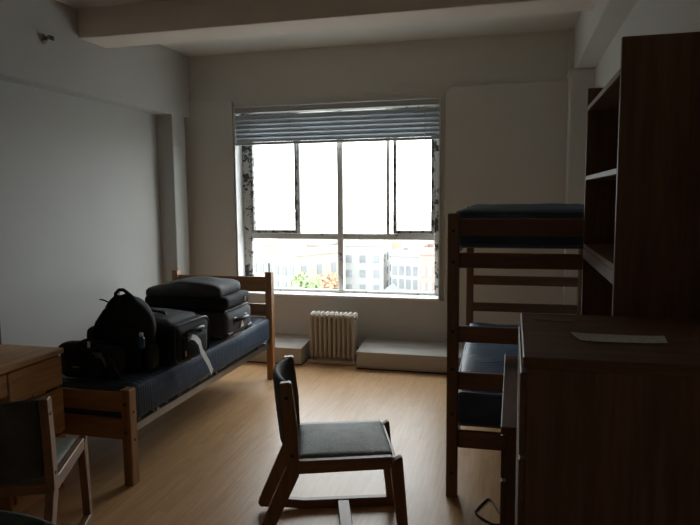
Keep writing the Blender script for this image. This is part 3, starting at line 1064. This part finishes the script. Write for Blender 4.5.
# ------------------------------------------------------------------ the city outside
FAC = {
    'cream': plain('cream_render', (0.262, 0.240, 0.200), 0.9, 0.06, .2),
    'pale': plain('pale_render', (0.275, 0.275, 0.265), 0.9, 0.06, .2),
    'white': plain('white_brick', (0.30, 0.30, 0.293), 0.9, 0.06, .2),
    'tan': plain('tan_brick', (0.26, 0.225, 0.170), 0.9, 0.08, .2),
    'brick': plain('red_brick', (0.25, 0.172, 0.150), 0.9, 0.08, .3),
    'roof': plain('roof_felt', (0.25, 0.25, 0.25), 0.9, 0.08, .3),
    'teal': plain('slate_roof', (0.12, 0.155, 0.17), 0.8, 0.08, .3),
    'street': plain('street_surface', (0.30, 0.295, 0.285), 0.95, 0.08, .05),
    'win': plain('far_window_glass', (0.155, 0.168, 0.178), 0.15, 0.2, .3),
}
GZ = -34.0
struct(obj('ground', B(-700, 500, 12, 1400, GZ - 1, GZ), FAC['street']))
WIN = {}
def win_mesh(w, h):
    k = (round(w, 2), round(h, 2))
    if k not in WIN:
        bm = B(-w / 2, w / 2, -.12, .05, 0, h)
        me = bpy.data.meshes.new('window')
        bm.to_mesh(me)
        bm.free()
        me.materials.append(FAC['win'])
        WIN[k] = me
    return WIN[k]
def building(label, cx, y, w, d, top, mat, rz, cols, rows, ww=1.5, wh=2.0, dz=3.6, side=0, roof='roof', extra=None):
    b = thing('apartment_building', label, 'building', (cx, y, GZ), math.radians(rz), 'far buildings seen through the window')
    h = top - GZ
    obj('facade', B(-w / 2, w / 2, 0, d, 0, h), FAC[mat], b)
    bm = B(-w / 2 - .2, w / 2 + .2, -.2, .25, h - .3, h + .9)
    box(bm, -w / 2 - .2, w / 2 + .2, d - .25, d + .2, h - .3, h + .9)
    box(bm, -w / 2 - .2, -w / 2 + .25, .25, d - .25, h - .3, h + .9)
    box(bm, w / 2 - .25, w / 2 + .2, .25, d - .25, h - .3, h + .9)
    obj('parapet', bm, FAC[mat], b)
    obj('roof', B(-w / 2 + .25, w / 2 - .25, .25, d - .25, h, h + .2), FAC[roof], b)
    hs = B(-w * .2, w * .1, d * .4, d * .7, h, h + 2.6)
    obj('stair_bulkhead', hs, FAC[mat], b)
    me = win_mesh(ww, wh)
    for r in range(rows):
        for c in range(cols):
            o = bpy.data.objects.new('window', me)
            COL.objects.link(o)
            o.parent = b
            o.location = (-w / 2 + w * (c + .5) / cols, 0, h - 2.2 - wh - r * dz)
    for r in range(rows):
        for c in range(side):
            o = bpy.data.objects.new('window', me)
            COL.objects.link(o)
            o.parent = b
            o.rotation_euler = (0, 0, math.radians(90))
            o.location = (w / 2, d * (c + .5) / side, h - 2.2 - wh - r * dz)
    return b
building('cream apartment block with rows of small windows, at the window left side', -45.0, 112, 15, 12, -9.0, 'cream', -28, 7, 5, 1.2, 1.9, 3.0, 3)
building('white apartment block with four columns of windows left of the mullion', -42.5, 134, 8.5, 10, -8.6, 'white', 0, 4, 5, 1.1, 1.5, 3.0, 2)
building('pale block with paired windows just right of the centre mullion', -29.5, 124, 8.5, 14, -8.2, 'pale', 4, 3, 6, 1.2, 1.5, 3.0, 3)
building('tan block with a plain front in the middle of the right pane', -27.0, 146, 9, 12, -12.0, 'tan', 0, 4, 3, 1.2, 1.6, 3.2, 2)
building('white narrow block with closely set tall windows', -20.8, 124, 6, 12, -10.2, 'white', -14, 4, 6, .9, 1.9, 2.7, 5)
building('red brick block beside the right window jamb', -12.0, 104, 5.8, 9, -7.9, 'brick', 0, 5, 6, .7, 1.6, 2.6, 0)
building('low wide cream building far down the avenue', -66, 205, 26, 18, -15, 'cream', 6, 9, 3, 1.5, 1.9, 3.6, 0)
building('low pale building far behind the tan block', -36, 230, 40, 18, -16.5, 'pale', 0, 12, 3, 1.5, 1.9, 3.6, 0)
# small pitched house
hs = thing('pitched_house', 'small house with slate blue pitched roof at the pane foot', 'building', (-19.3, 96, GZ))
obj('facade', B(-2.6, 2.6, 0, 7, 0, 18.0), FAC['white'], hs)
obj('roof', prism(bmesh.new(), [(-3.0, 17.8), (3.0, 17.8), (0, 21.0)], -.3, 7.3), FAC['teal'], hs)

def tree(label, x, y, top, r, col):
    t = thing('street_tree', label, 'tree', (x, y, GZ), 0, 'trees between the far buildings')
    h = top - GZ
    obj('trunk', lathe(bmesh.new(), [(.35, 0), (.25, h * .5), (.12, h - r * .6)], 0, 0, 8), FAC['tan'], t)
    bm = bmesh.new()
    rnd = random.Random(int(x * 10))
    for k in range(700):
        v = Vector((rnd.gauss(0, 1), rnd.gauss(0, 1), rnd.gauss(0, 1))).normalized() * r * rnd.uniform(.55, 1.0)
        v.z = v.z * 1.1
        s = rnd.uniform(.25, .5)
        a = Vector((rnd.gauss(0, 1), rnd.gauss(0, 1), rnd.gauss(0, 1))).normalized()
        b = a.orthogonal().normalized()
        c = a.cross(b)
        p = v + Vector((0, 0, h - r))
        f = [bm.verts.new(p + b * s), bm.verts.new(p + c * s * .6), bm.verts.new(p - b * s), bm.verts.new(p - c * s * .6)]
        bm.faces.new(f)
    o = obj('crown', bm, col, t)
    o['kind'] = 'stuff'
GR = plain('green_leaves', (0.25, 0.32, 0.17), 0.8, .25, .8)
AU = plain('autumn_leaves', (0.42, 0.29, 0.19), 0.8, .25, .8)
tree('round green tree in front of the cream block', -31.6, 92, -10.4, 1.9, GR)
tree('green tree beside the autumn tree', -32.0, 97.5, -11.6, 1.8, GR)
tree('orange autumn tree left of the centre mullion', -32.2, 103, -12.0, 1.9, AU)
tree('yellow-orange autumn tree low by the mullion', -31.9, 109, -12.4, 1.6, AU)
